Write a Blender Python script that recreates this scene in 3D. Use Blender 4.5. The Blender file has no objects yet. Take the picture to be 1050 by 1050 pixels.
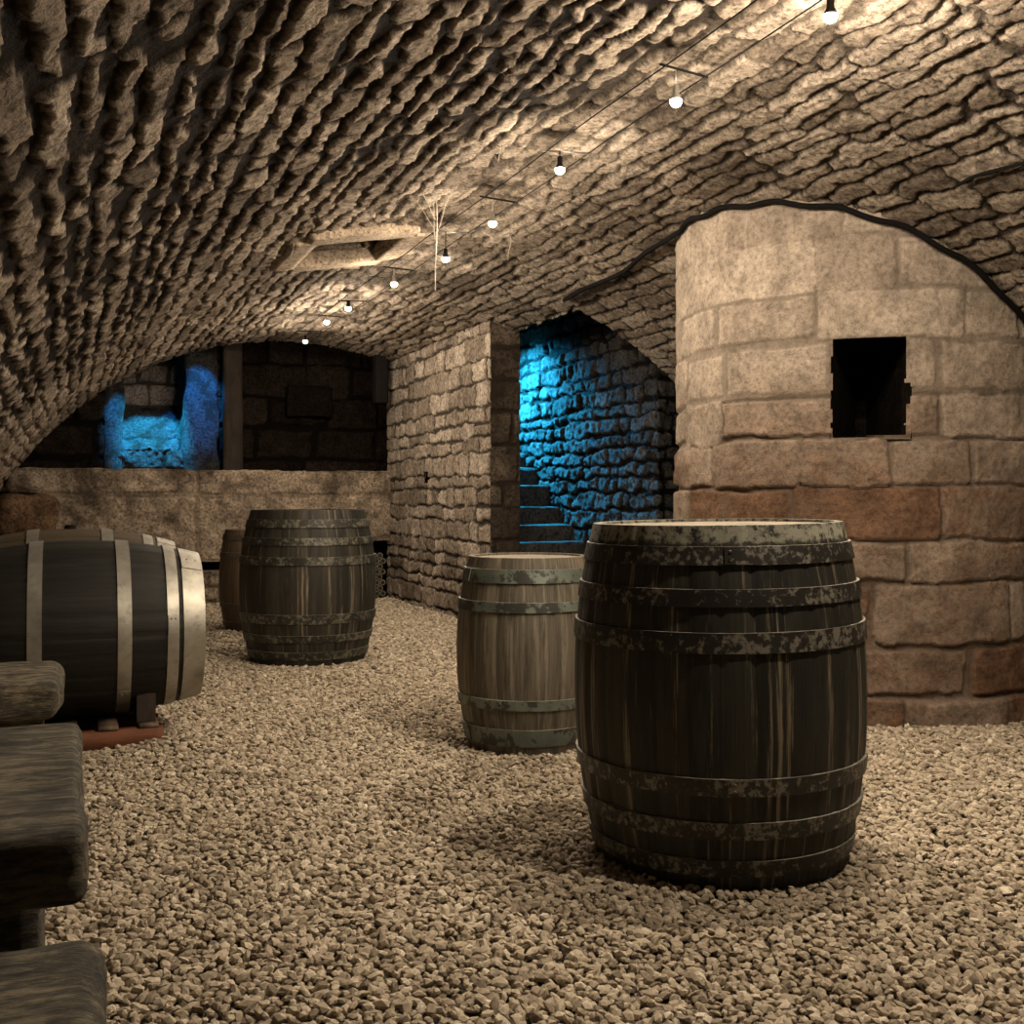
import bpy, bmesh, math, random
import numpy as np
from mathutils import Vector, Matrix

random.seed(7)
scene = bpy.context.scene
COL = scene.collection
PI = math.pi

# ------------------------------------------------------------------ frame of the place
# x runs across the vaulted cellar, y along it, z up; the camera stands at (0, 0, 1.225)
# and looks 22 degrees to the right of the vault's axis.
YAW = math.radians(22)
CAM_H = 1.225
VX, VZ, VR = 2.52, -0.56, 3.70          # barrel vault: centre line and radius

def vault_h(x):
    return VZ + math.sqrt(max(0.0, VR * VR - (x - VX) ** 2))

# ------------------------------------------------------------------ noise
def _hash(ix, iy, seed):
    h = (ix.astype(np.uint32) * np.uint32(374761393)
         + iy.astype(np.uint32) * np.uint32(668265263)
         + np.uint32((seed * 2246822519 + 3266489917) & 0xFFFFFFFF))
    h = (h ^ (h >> np.uint32(13))) * np.uint32(1274126177)
    h = h ^ (h >> np.uint32(16))
    return h.astype(np.float64) / 4294967295.0

def vnoise(x, y, seed=0):
    x = np.asarray(x, float); y = np.asarray(y, float)
    xi = np.floor(x); yi = np.floor(y)
    fx = x - xi; fy = y - yi
    fx = fx * fx * (3 - 2 * fx); fy = fy * fy * (3 - 2 * fy)
    xi = xi.astype(np.int64) + 100000; yi = yi.astype(np.int64) + 100000
    a = _hash(xi, yi, seed); b = _hash(xi + 1, yi, seed)
    c = _hash(xi, yi + 1, seed); d = _hash(xi + 1, yi + 1, seed)
    return (a * (1 - fx) + b * fx) * (1 - fy) + (c * (1 - fx) + d * fx) * fy - 0.5

def fbm(x, y, seed=0, octs=4):
    r = 0; a = 1.0
    for k in range(octs):
        r = r + a * vnoise(x, y, seed + 17 * k)
        x = x * 2.03 + 3.1; y = y * 2.03 + 1.7; a *= 0.52
    return r

# ------------------------------------------------------------------ mesh building
def link(name, me, mat=None, parent=None, kind=None):
    o = bpy.data.objects.new(name, me)
    COL.objects.link(o)
    if mat is not None and len(me.materials) == 0:
        me.materials.append(mat)
    if parent is not None:
        o.parent = parent
    if kind:
        o['kind'] = kind
    return o

def raw_mesh(name, verts, faces, smooth=True, attrs=None, fattrs=None):
    """verts Nx3 array, faces MxK array (all the same K)"""
    me = bpy.data.meshes.new(name)
    verts = np.ascontiguousarray(verts, dtype=np.float32)
    faces = np.ascontiguousarray(faces, dtype=np.int32)
    n, m, k = len(verts), len(faces), faces.shape[1]
    me.vertices.add(n); me.loops.add(m * k); me.polygons.add(m)
    me.vertices.foreach_set('co', verts.ravel())
    me.loops.foreach_set('vertex_index', faces.ravel())
    me.polygons.foreach_set('loop_start', np.arange(0, m * k, k, dtype=np.int32))
    me.polygons.foreach_set('use_smooth', np.full(m, bool(smooth)))
    me.update(calc_edges=True)
    for key, arr in (attrs or {}).items():
        me.attributes.new(key, 'FLOAT', 'POINT').data.foreach_set('value', np.ascontiguousarray(arr, dtype=np.float32).ravel())
    for key, arr in (fattrs or {}).items():
        me.attributes.new(key, 'FLOAT', 'FACE').data.foreach_set('value', np.ascontiguousarray(arr, dtype=np.float32).ravel())
    me.validate()
    return me

def tag(o, label, cat, group=None):
    o['label'] = label; o['category'] = cat
    if group: o['group'] = group
    return o

def thing(name, label, cat, loc=(0, 0, 0), rot=(0, 0, 0), group=None):
    o = bpy.data.objects.new(name, None)
    o.empty_display_size = 0.1
    COL.objects.link(o)
    o.location = loc; o.rotation_euler = rot
    return tag(o, label, cat, group)

def smoothstep(a, b, x):
    t = np.clip((x - a) / (b - a), 0, 1)
    return t * t * (3 - 2 * t)

def masonry(U, V, courses, lmin, lmax, jw, depth, posfn, seed=1, warp=0.02, wfreq=5.0, rough=0.008,
            rfreq=14, offs=0.012, pillow=0.0, mask=None, dmul=None, tilt=0.0, jmul=None, sharp=0.5, jdark=None):
    """Grid of coursed stones in true relief.  posfn(u, v, d) -> xyz with d the relief along the normal."""
    rng = np.random.RandomState(seed)
    UU, VV = np.meshgrid(np.asarray(U), np.asarray(V), indexing='ij')
    u = UU.ravel(); v = VV.ravel()
    uw = u + warp * (fbm(u * wfreq, v * wfreq, seed + 1, 3)) * 1.4
    vw = v + warp * (fbm(u * wfreq * 0.8, v * wfreq, seed + 2, 3)) * 1.2
    courses = np.asarray(courses)
    ci = np.clip(np.searchsorted(courses, vw) - 1, 0, len(courses) - 2)
    e = np.zeros_like(u); tint = np.zeros_like(u); tint2 = np.zeros_like(u); so = np.zeros_like(u)
    umin, umax = u.min() - 1, u.max() + 1
    for c in range(len(courses) - 1):
        ix = np.nonzero(ci == c)[0]
        if len(ix) == 0: continue
        hgt = courses[c + 1] - courses[c]
        bl = [umin - rng.uniform(0, lmax)]
        while bl[-1] < umax:
            bl.append(bl[-1] + rng.uniform(lmin, lmax))
        bl = np.array(bl)
        k = np.clip(np.searchsorted(bl, uw[ix]) - 1, 0, len(bl) - 2)
        nb = len(bl)
        t1 = rng.rand(nb); t2 = rng.rand(nb); of = rng.uniform(-1, 1, nb); tx = rng.uniform(-1, 1, nb); ty = rng.uniform(-1, 1, nb)
        inset = rng.uniform(-0.006, 0.012, nb) * (hgt / 0.13)
        du = np.minimum(uw[ix] - bl[k], bl[k + 1] - uw[ix])
        dv = np.minimum(vw[ix] - courses[c], courses[c + 1] - vw[ix])
        r = min(0.03, hgt * 0.25)                                   # rounded corners
        a = np.maximum(r - du, 0); b = np.maximum(r - dv, 0)
        e[ix] = np.where((a > 0) & (b > 0), r - np.sqrt(a * a + b * b), np.minimum(du, dv)) - inset[k]
        tint[ix] = t1[k]; tint2[ix] = t2[k]
        lu = (uw[ix] - 0.5 * (bl[k] + bl[k + 1])) / (bl[k + 1] - bl[k]); lv = (vw[ix] - 0.5 * (courses[c] + courses[c + 1])) / hgt
        so[ix] = offs * of[k] + tilt * (tx[k] * lu + ty[k] * lv)
    jl = jw * (1.0 if jmul is None else jmul(u, v))
    jn = np.maximum(jl * (1 + 1.1 * fbm(u * 9, v * 9, seed + 5, 3)), 0.35 * jl)
    prof = smoothstep(sharp * jn, jn, e)
    dm = 1.0 if dmul is None else dmul(u, v)
    d = dm * (-depth * (1 - prof) + so * prof + pillow * np.minimum(e, 0.06) / 0.06 * prof)
    d = d + rough * fbm(u * rfreq, v * rfreq, seed + 9, 4) * (0.6 + 0.4 * prof)
    P = posfn(u, v, d)
    nu, nv = len(U), len(V)
    idx = np.arange(nu * nv).reshape(nu, nv)
    q = np.stack([idx[:-1, :-1], idx[1:, :-1], idx[1:, 1:], idx[:-1, 1:]], -1).reshape(-1, 4)
    if mask is not None:
        uc = 0.5 * (UU[:-1, :-1] + UU[1:, 1:]).ravel(); vc = 0.5 * (VV[:-1, :-1] + VV[1:, 1:]).ravel()
        q = q[~mask(uc, vc)]
    jd = (1 - prof) * (1.0 if jdark is None else jdark(u, v))
    return P, q, {'tint': tint, 'tint2': tint2, 'joint': jd}

def merge(parts):
    vs, fs, at, n = [], [], {}, 0
    for P, q, a in parts:
        vs.append(P); fs.append(q + n); n += len(P)
        for k, x in a.items(): at.setdefault(k, []).append(x)
    return np.concatenate(vs), np.concatenate(fs), {k: np.concatenate(x) for k, x in at.items()}

def masonry_obj(name, mat, parts, flip=False, kind='structure', parent=None):
    P, q, a = merge(parts)
    if flip: q = q[:, ::-1]
    used = np.unique(q); remap = np.zeros(len(P), int); remap[used] = np.arange(len(used))
    return link(name, raw_mesh(name, P[used], remap[q], True, {k: x[used] for k, x in a.items()}), mat, parent, kind)

def stack3(x, y, z):
    return np.stack([np.broadcast_to(x, np.shape(z)) if np.ndim(x) == 0 else x,
                     np.broadcast_to(y, np.shape(z)) if np.ndim(y) == 0 else y, z], -1)

def courses_of(total, lo, hi, seed):
    r = np.random.RandomState(seed); c = [-hi]
    while c[-1] < total + hi: c.append(c[-1] + r.uniform(lo, hi))
    return np.array(c)

def rough_block(name, size, rad, n, amp, freq, mat, seed=0, parent=None, grain=None, kind=None, bend=0.0):
    """Solid rounded block with an uneven hewn surface, centred on the origin."""
    bm = bmesh.new()
    h = [s / 2 for s in size]
    nn = [max(2, int(n * s / max(size))) for s in size]
    for ax in range(3):
        a, b = [(1, 2), (2, 0), (0, 1)][ax]
        for sg in (-1, 1):
            vs = {}
            for i in range(nn[a] + 1):
                for j in range(nn[b] + 1):
                    p = [0, 0, 0]; p[ax] = sg; p[a] = -1 + 2 * i / nn[a]; p[b] = -1 + 2 * j / nn[b]
                    vs[i, j] = bm.verts.new([p[t] * h[t] for t in range(3)])
            for i in range(nn[a]):
                for j in range(nn[b]):
                    f = [vs[i, j], vs[i + 1, j], vs[i + 1, j + 1], vs[i, j + 1]]
                    bm.faces.new(f if sg > 0 else f[::-1])
    bmesh.ops.remove_doubles(bm, verts=bm.verts, dist=1e-5)
    bm.verts.ensure_lookup_table()
    co = np.array([v.co[:] for v in bm.verts]); H = np.array(h)
    r = min(rad, min(h) * 0.98)
    q = np.clip(co, -(H - r), H - r); dlt = co - q
    L = np.linalg.norm(dlt, axis=1); m = L > 1e-9
    out = co.copy(); out[m] = q[m] + dlt[m] / L[m, None] * r
    nrm = np.where(m[:, None], dlt / np.maximum(L, 1e-9)[:, None], 0)
    g = np.array(grain if grain is not None else (1, 1, 1))
    s = out * freq * g
    nz = fbm(s[:, 0] + s[:, 2] * 0.7 + seed, s[:, 1] - s[:, 2] * 0.6 + seed * 1.3, seed, 4)
    nz2 = fbm(s[:, 0] * 0.35 + 7 + seed, (s[:, 1] + s[:, 2]) * 0.35, seed + 3, 2)
    out = out + nrm * (amp * (nz + 0.9 * nz2))[:, None]
    if bend: out[:, 2] += bend * (out[:, 0] / h[0]) ** 2
    for v, p in zip(bm.verts, out): v.co = p
    for f in bm.faces: f.smooth = True
    me = bpy.data.meshes.new(name); bm.to_mesh(me); bm.free()
    return link(name, me, mat, parent, kind)

def tube_mesh(name, pts, rad, seg=6, closed_caps=True):
    pts = [Vector(p) for p in pts]; n = len(pts)
    rads = rad if hasattr(rad, '__len__') else [rad] * n
    V = []; F = []
    prev = None
    for i, p in enumerate(pts):
        t = (pts[min(i + 1, n - 1)] - pts[max(i - 1, 0)]).normalized()
        if prev is None:
            a = t.orthogonal().normalized()
        else:
            a = (prev - t * prev.dot(t)).normalized()
        prev = a; b = t.cross(a)
        for k in range(seg):
            w = 2 * PI * k / seg
            V.append(p + (a * math.cos(w) + b * math.sin(w)) * rads[i])
    for i in range(n - 1):
        for k in range(seg):
            F.append((i * seg + k, i * seg + (k + 1) % seg, (i + 1) * seg + (k + 1) % seg, (i + 1) * seg + k))
    F.append(tuple(range(seg))[::-1]); F.append(tuple((n - 1) * seg + k for k in range(seg)))
    me = bpy.data.meshes.new(name); me.from_pydata([v[:] for v in V], [], F)
    for p in me.polygons: p.use_smooth = len(p.vertices) == 4
    return me

def lathe_mesh(name, prof, seg=32, axis='z', cap=True):
    V = []; F = []; n = len(prof)
    for (r, z) in prof:
        for k in range(seg):
            w = 2 * PI * k / seg
            V.append((r * math.cos(w), r * math.sin(w), z))
    for i in range(n - 1):
        for k in range(seg):
            F.append((i * seg + k, i * seg + (k + 1) % seg, (i + 1) * seg + (k + 1) % seg, (i + 1) * seg + k))
    if cap:
        F.append(tuple(range(seg))[::-1]); F.append(tuple((n - 1) * seg + k for k in range(seg)))
    if axis == 'y': V = [(x, z, -y) for x, y, z in V]
    if axis == 'x': V = [(z, y, -x) for x, y, z in V]
    me = bpy.data.meshes.new(name); me.from_pydata(V, [], F)
    for p in me.polygons: p.use_smooth = len(p.vertices) == 4
    return me

def quad_box(name, lo, hi, mat, parent=None, kind=None, inward=False):
    x0, y0, z0 = lo; x1, y1, z1 = hi
    V = [(x0, y0, z0), (x1, y0, z0), (x1, y1, z0), (x0, y1, z0), (x0, y0, z1), (x1, y0, z1), (x1, y1, z1), (x0, y1, z1)]
    F = [(0, 3, 2, 1), (4, 5, 6, 7), (0, 1, 5, 4), (1, 2, 6, 5), (2, 3, 7, 6), (3, 0, 4, 7)]
    if inward: F = [f[::-1] for f in F]
    me = bpy.data.meshes.new(name); me.from_pydata(V, [], F)
    return link(name, me, mat, parent, kind)

# ------------------------------------------------------------------ materials
class N:
    def __init__(s, name):
        s.m = bpy.data.materials.new(name); s.m.use_nodes = True
        s.t = s.m.node_tree; s.b = s.t.nodes['Principled BSDF']
    def n(s, typ, **kw):
        x = s.t.nodes.new(typ)
        for k, v in kw.items():
            if k.startswith('i_'):
                key = k[2:]
                x.inputs[int(key) if key.isdigit() else key].default_value = v
            else: setattr(x, k, v)
        return x
    def l(s, a, b): s.t.links.new(a, b)
    def noise(s, vec, scale, detail=4, rough=0.55):
        x = s.n('ShaderNodeTexNoise', i_Scale=scale, i_Detail=detail, i_Roughness=rough)
        s.l(vec, x.inputs['Vector']); return x.outputs['Fac']
    def attr(s, name):
        return s.n('ShaderNodeAttribute', attribute_name=name).outputs['Fac']
    def ramp(s, fac, stops):
        r = s.n('ShaderNodeValToRGB'); e = r.color_ramp.elements
        while len(e) < len(stops): e.new(0.5)
        for el, (p, c) in zip(e, stops):
            el.position = p; el.color = (c[0], c[1], c[2], 1) if hasattr(c, '__len__') else (c, c, c, 1)
        s.l(fac, r.inputs['Fac']); return r.outputs['Color']
    def mix(s, fac, a, b, blend='MIX'):
        x = s.n('ShaderNodeMix', data_type='RGBA', blend_type=blend)
        if hasattr(fac, 'links'): s.l(fac, x.inputs[0])
        else: x.inputs[0].default_value = fac
        for i, y in ((6, a), (7, b)):
            if hasattr(y, 'links'): s.l(y, x.inputs[i])
            else: x.inputs[i].default_value = (y[0], y[1], y[2], 1)
        return x.outputs[2]
    def math(s, op, a, b=0.0, clamp=False):
        x = s.n('ShaderNodeMath', operation=op, use_clamp=clamp)
        for i, y in ((0, a), (1, b)):
            if hasattr(y, 'links'): s.l(y, x.inputs[i])
            else: x.inputs[i].default_value = y
        return x.outputs[0]
    def bump(s, h, strength, dist):
        x = s.n('ShaderNodeBump', i_Strength=strength, i_Distance=dist)
        s.l(h, x.inputs['Height']); s.l(x.outputs['Normal'], s.b.inputs['Normal'])
    def obj(s): return s.n('ShaderNodeTexCoord').outputs['Object']

def stone_mat(name, stops, joint, soot=0.0, sootcol=(0.03, 0.022, 0.016), sscale=0.6, sth=(0.5, 0.66), rough=0.92, red=None, bumpd=0.006, mott=0.5, jmix=0.9, redh=None, grit=0.8):
    m = N(name); co = m.obj()
    base = m.ramp(m.attr('tint'), stops)
    if red is not None:
        # some of the blocks are of a rusty iron-bearing stone, most of them in the lower courses
        z = m.n('ShaderNodeSeparateXYZ'); m.l(co, z.inputs[0])
        low = m.n('ShaderNodeMapRange', i_1=redh[0], i_2=redh[1], i_3=1.0, i_4=0.0); m.l(z.outputs['Z'], low.inputs[0])
        rr = m.math('ADD', m.math('MULTIPLY', m.attr('tint2'), 0.8), m.math('MULTIPLY', m.noise(co, 3.0, 3), 0.55))
        rr = m.math('MULTIPLY', m.math('SUBTRACT', m.math('ADD', rr, m.math('MULTIPLY', m.noise(co, 14.0, 5, 0.7), 0.9)), 0.62, True), 1.7, True)
        base = m.mix(m.math('MULTIPLY', rr, low.outputs[0], True), base, red)
    n1 = m.noise(co, 7.0, 6, 0.62)
    base = m.mix(mott, base, m.ramp(n1, [(0.3, 0.35), (0.5, 0.95), (0.7, 1.5)]), 'MULTIPLY')
    n2 = m.noise(co, 34.0, 6, 0.78)
    base = m.mix(grit, base, m.ramp(n2, [(0.38, 0.16), (0.5, 1.0), (0.64, 1.65)]), 'MULTIPLY')
    base = m.mix(m.math('MULTIPLY', m.attr('joint'), jmix), base, joint)
    if soot:
        n3 = m.noise(co, sscale, 5, 0.62)
        sm = m.ramp(n3, [(sth[0], 0.0), (sth[1], 1.0)])
        base = m.mix(m.math('MULTIPLY', sm, soot), base, sootcol)
    m.l(base, m.b.inputs['Base Color']); m.b.inputs['Roughness'].default_value = rough
    m.b.inputs['Specular IOR Level'].default_value = 0.03
    m.bump(m.math('ADD', m.noise(co, 32, 6, 0.75), m.math('MULTIPLY', m.noise(co, 110, 4, 0.7), 0.5)), 1.0, bumpd * 2.2)
    return m.m

M_vault = stone_mat('vault_stone', [(0.0, (0.15, 0.12, 0.092)), (0.4, (0.26, 0.212, 0.163)), (1.0, (0.40, 0.335, 0.265))], (0.017, 0.013, 0.010), soot=0.75, sscale=0.5, sth=(0.54, 0.74), jmix=1.0, bumpd=0.008)
M_wall = stone_mat('wall_stone', [(0.0, (0.20, 0.163, 0.127)), (0.5, (0.31, 0.257, 0.203)), (1.0, (0.42, 0.355, 0.285))], (0.03, 0.023, 0.018), soot=0.6, sscale=1.0, sth=(0.48, 0.68))
M_tower = stone_mat('tower_stone', [(0.0, (0.29, 0.235, 0.185)), (0.5, (0.34, 0.28, 0.22)), (1.0, (0.41, 0.34, 0.27))], (0.15, 0.12, 0.092), soot=0.45, sscale=1.3, sth=(0.56, 0.74), red=(0.155, 0.092, 0.058), redh=(1.3, 2.0), mott=0.55, grit=0.42, jmix=0.55)
M_soot_shade = stone_mat('sooty_shade_stone', [(0.0, (0.014, 0.0105, 0.008)), (1.0, (0.032, 0.024, 0.018))], (0.006, 0.0045, 0.0035))  # soot plus painted darkness for the unlit chamber, passage and niches
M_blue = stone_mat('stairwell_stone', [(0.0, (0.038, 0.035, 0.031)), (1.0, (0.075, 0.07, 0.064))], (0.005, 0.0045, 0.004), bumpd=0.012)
M_slab = stone_mat('parapet_stone', [(0.0, (0.24, 0.19, 0.14)), (1.0, (0.33, 0.265, 0.20))], (0.09, 0.07, 0.05), soot=0.8, sscale=2.2, sth=(0.46, 0.64), jmix=0.4, mott=0.7)
M_block = stone_mat('hewn_stone', [(0.0, (0.29, 0.235, 0.18)), (1.0, (0.29, 0.235, 0.18))], (0.1, 0.07, 0.05), soot=0.5, sscale=3)
M_brown = stone_mat('rusty_stone', [(0.0, (0.16, 0.10, 0.06)), (1.0, (0.16, 0.10, 0.06))], (0.1, 0.07, 0.05), soot=0.8, sscale=3)

def gravel_mat():
    m = N('gravel'); co = m.obj()
    base = m.ramp(m.attr('tint'), [(0.0, (0.12, 0.095, 0.066)), (0.15, (0.25, 0.205, 0.148)), (0.5, (0.39, 0.325, 0.238)), (0.85, (0.54, 0.46, 0.345)), (1.0, (0.68, 0.61, 0.49))])
    base = m.mix(0.5, base, m.ramp(m.noise(co, 90, 3), [(0.3, 0.6), (0.6, 1.1)]), 'MULTIPLY')
    m.l(base, m.b.inputs['Base Color']); m.b.inputs['Roughness'].default_value = 0.85
    m.b.inputs['Specular IOR Level'].default_value = 0.25
    return m.m
M_gravel = gravel_mat()
M_pitch = stone_mat('recess_shade_stone', [(0.0, (0.012, 0.009, 0.007)), (1.0, (0.02, 0.015, 0.011))], (0.01, 0.008, 0.006))  # shade inside the tower opening and wall socket, put into the stone colour
def floor_mat():
    m = N('floor_earth'); co = m.obj()
    m.l(m.ramp(m.noise(co, 30, 5), [(0.3, (0.05, 0.04, 0.03)), (0.7, (0.13, 0.105, 0.078))]), m.b.inputs['Base Color'])
    m.b.inputs['Roughness'].default_value = 0.95
    m.bump(m.noise(co, 60, 4), 0.8, 0.01)
    return m.m
M_floor = floor_mat()

def stave_mat(name, base_stops, streak, streak_amt, top=None, mould=(0.30, 0.31, 0.25), mould_amt=0.3, rough=0.6, seed=0.0, sth=(0.60, 0.70)):
    """UV: u round the barrel in staves, v along its height 0..1"""
    m = N(name)
    uv = m.n('ShaderNodeTexCoord').outputs['UV']
    sp = m.n('ShaderNodeSeparateXYZ'); m.l(uv, sp.inputs[0])
    st = m.n('ShaderNodeTexWhiteNoise', noise_dimensions='1D')
    m.l(m.math('ADD', m.math('FLOOR', sp.outputs['X']), seed), st.inputs['W'])
    mp = m.n('ShaderNodeMapping'); mp.inputs['Scale'].default_value = (2.2, 3.0, 1); mp.inputs['Location'].default_value = (seed * 3.1, seed, 0); m.l(uv, mp.inputs[0])
    grain_mp = m.n('ShaderNodeMapping'); grain_mp.inputs['Scale'].default_value = (9, 3.0, 1); m.l(uv, grain_mp.inputs[0])
    base = m.ramp(st.outputs['Value'], base_stops)
    base = m.mix(0.7, base, m.ramp(m.noise(grain_mp.outputs[0], 1.0, 6, 0.65), [(0.3, 0.35), (0.55, 1.0), (0.75, 1.7)]), 'MULTIPLY')
    # pale lime and water runs down the staves
    smp = m.n('ShaderNodeMapping'); smp.inputs['Scale'].default_value = (3.4, 1.1, 1); smp.inputs['Location'].default_value = (seed * 7.7, 2.0, 0); m.l(uv, smp.inputs[0])
    s1 = m.noise(smp.outputs[0], 1.0, 3, 0.5)
    s2 = m.noise(grain_mp.outputs[0], 2.2, 6, 0.75)
    sm = m.ramp(m.math('ADD', m.math('MULTIPLY', s1, 0.75), m.math('MULTIPLY', s2, 0.42)), [(sth[0], 0.0), (sth[1], 1.0)])
    base = m.mix(m.math('MULTIPLY', sm, streak_amt), base, streak)
    # greenish mould all over in blotches
    g = m.ramp(m.noise(mp.outputs[0], 1.0, 6, 0.7), [(0.5, 0.0), (0.72, 1.0)])
    base = m.mix(m.math('MULTIPLY', g, mould_amt), base, mould)
    if top is not None:
        # whitish worn band right under the rim
        tn = m.math('ADD', sp.outputs['Y'], m.math('MULTIPLY', m.math('SUBTRACT', m.noise(m.obj(), 22.0, 5, 0.75), 0.5), 0.05))
        tm = m.ramp(tn, [(top[0], 0.0), (top[0] + 0.006, 1.0)])
        sp2 = m.ramp(m.noise(m.obj(), 28.0, 6, 0.75), [(0.42, 0.0), (0.53, 1.0)])
        base = m.mix(m.math('MULTIPLY', tm, sp2), base, top[1])
    m.l(base, m.b.inputs['Base Color'])
    m.b.inputs['Roughness'].default_value = rough
    m.b.inputs['Specular IOR Level'].default_value = 0.35
    m.bump(m.noise(grain_mp.outputs[0], 3.0, 6, 0.7), 0.5, 0.004)
    return m.m

def hoop_mat(name, col, spot, spot_amt, metallic=0.6, rough=0.5, th=(0.55, 0.62), sc=30):
    m = N(name); co = m.obj()
    n1 = m.noise(co, sc, 5, 0.7); n2 = m.noise(co, 5, 4, 0.6)
    base = m.mix(0.7, col, m.ramp(n2, [(0.3, 0.4), (0.6, 1.2)]), 'MULTIPLY')
    mask = m.math('MULTIPLY', m.ramp(m.math('ADD', m.math('MULTIPLY', n1, 0.7), m.math('MULTIPLY', n2, 0.35)), [(th[0], 0.0), (th[1], 1.0)]), spot_amt)
    base = m.mix(mask, base, spot)
    m.l(base, m.b.inputs['Base Color'])
    m.l(m.math('MULTIPLY', m.math('SUBTRACT', 1.0, mask), metallic), m.b.inputs['Metallic'])
    m.b.inputs['Roughness'].default_value = rough
    m.bump(n1, 0.4, 0.002)
    return m.m

M_dark_stave = stave_mat('dark_mouldy_oak', [(0.0, (0.013, 0.0125, 0.0095)), (0.5, (0.021, 0.020, 0.0145)), (1.0, (0.032, 0.030, 0.021))], (0.26, 0.215, 0.15), 0.8, top=(0.952, (0.24, 0.235, 0.18)), mould=(0.042, 0.043, 0.032), mould_amt=0.8, seed=1.0, sth=(0.645, 0.72))
M_dark_stave2 = stave_mat('dark_streaked_oak', [(0.0, (0.016, 0.0145, 0.0105)), (0.5, (0.028, 0.025, 0.018)), (1.0, (0.043, 0.037, 0.026))], (0.24, 0.195, 0.13), 0.85, mould=(0.058, 0.056, 0.04), mould_amt=0.75, seed=5.0, sth=(0.655, 0.73))
M_pale_stave = stave_mat('pale_oak', [(0.0, (0.10, 0.086, 0.062)), (0.5, (0.135, 0.115, 0.084)), (1.0, (0.18, 0.153, 0.112))], (0.30, 0.26, 0.2), 0.55, mould=(0.024, 0.022, 0.016), mould_amt=0.9, seed=9.0)
M_brown_stave = stave_mat('brown_oak', [(0.0, (0.06, 0.042, 0.026)), (1.0, (0.11, 0.078, 0.048))], (0.22, 0.15, 0.09), 0.4, mould=(0.03, 0.024, 0.016), mould_amt=0.7, seed=13.0)
M_wine_stave = stave_mat('wine_dark_oak', [(0.0, (0.009, 0.0085, 0.0065)), (1.0, (0.016, 0.0145, 0.0105))], (0.05, 0.046, 0.032), 0.4, mould=(0.030, 0.031, 0.023), mould_amt=0.6, seed=17.0, sth=(0.66, 0.74))
M_tan_stave = stave_mat('tan_brown_oak', [(0.0, (0.055, 0.040, 0.024)), (1.0, (0.09, 0.065, 0.039))], (0.14, 0.105, 0.066), 0.4, mould=(0.04, 0.03, 0.02), mould_amt=0.6, seed=21.0)
M_hoop_dark = hoop_mat('rusted_black_hoop', (0.025, 0.023, 0.019), (0.24, 0.225, 0.18), 0.7, metallic=0.3, rough=0.5, th=(0.54, 0.60), sc=42)
M_hoop_far = hoop_mat('lichen_hoop', (0.035, 0.033, 0.025), (0.20, 0.19, 0.14), 0.7, metallic=0.3, rough=0.55, th=(0.52, 0.6))
M_hoop_green = hoop_mat('verdigris_hoop', (0.15, 0.175, 0.145), (0.02, 0.018, 0.015), 0.9, metallic=0.3, rough=0.5, th=(0.53, 0.57), sc=12)
M_hoop_zinc = hoop_mat('galvanised_hoop', (0.42, 0.40, 0.345), (0.12, 0.105, 0.085), 0.65, metallic=0.75, rough=0.48, th=(0.55, 0.72), sc=22)
M_hoop_rust = hoop_mat('brown_rust_hoop', (0.09, 0.07, 0.05), (0.03, 0.02, 0.015), 0.6, metallic=0.4, rough=0.6)

M_edge = hoop_mat('hoop_edge_highlight', (0.48, 0.45, 0.37), (0.05, 0.045, 0.035), 0.8, metallic=0.3, rough=0.5, th=(0.52, 0.6), sc=8)  # light caught along the hoops' top edges, painted as a paler metal
def wood_mat(name, stops, axis=0, scale=6, streak=14, rough=0.8, bumpd=0.006):
    m = N(name); co = m.obj()
    mp = m.n('ShaderNodeMapping'); sc = [streak] * 3; sc[axis] = streak * 0.22; mp.inputs['Scale'].default_value = sc; m.l(co, mp.inputs[0])
    n1 = m.noise(mp.outputs[0], 1.0, 8, 0.72); n2 = m.noise(co, scale, 4, 0.6)
    base = m.ramp(m.math('ADD', m.math('MULTIPLY', n1, 0.7), m.math('MULTIPLY', n2, 0.3)), stops)
    m.l(base, m.b.inputs['Base Color']); m.b.inputs['Roughness'].default_value = rough
    m.bump(n1, 0.9, bumpd)
    return m.m
M_log = wood_mat('weathered_log', [(0.40, (0.018, 0.0155, 0.0105)), (0.5, (0.085, 0.072, 0.046)), (0.60, (0.27, 0.225, 0.145))], 0, 9, 52, bumpd=0.03)
M_pallet = wood_mat('red_brown_pallet', [(0.35, (0.07, 0.025, 0.012)), (0.6, (0.20, 0.075, 0.035))], 0, 5, 12)
M_plank = wood_mat('grey_plank', [(0.35, (0.07, 0.05, 0.03)), (0.6, (0.17, 0.12, 0.075))], 1, 5, 12)
M_head = wood_mat('barrel_head_oak', [(0.35, (0.13, 0.11, 0.08)), (0.62, (0.26, 0.225, 0.17))], 0, 5, 12)
M_headp = wood_mat('pale_head_oak', [(0.35, (0.15, 0.12, 0.085)), (0.62, (0.26, 0.22, 0.16))], 0, 5, 12)
M_boards = wood_mat('black_timber', [(0.35, (0.014, 0.010, 0.007)), (0.62, (0.055, 0.038, 0.025))], 2, 5, 10)

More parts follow.
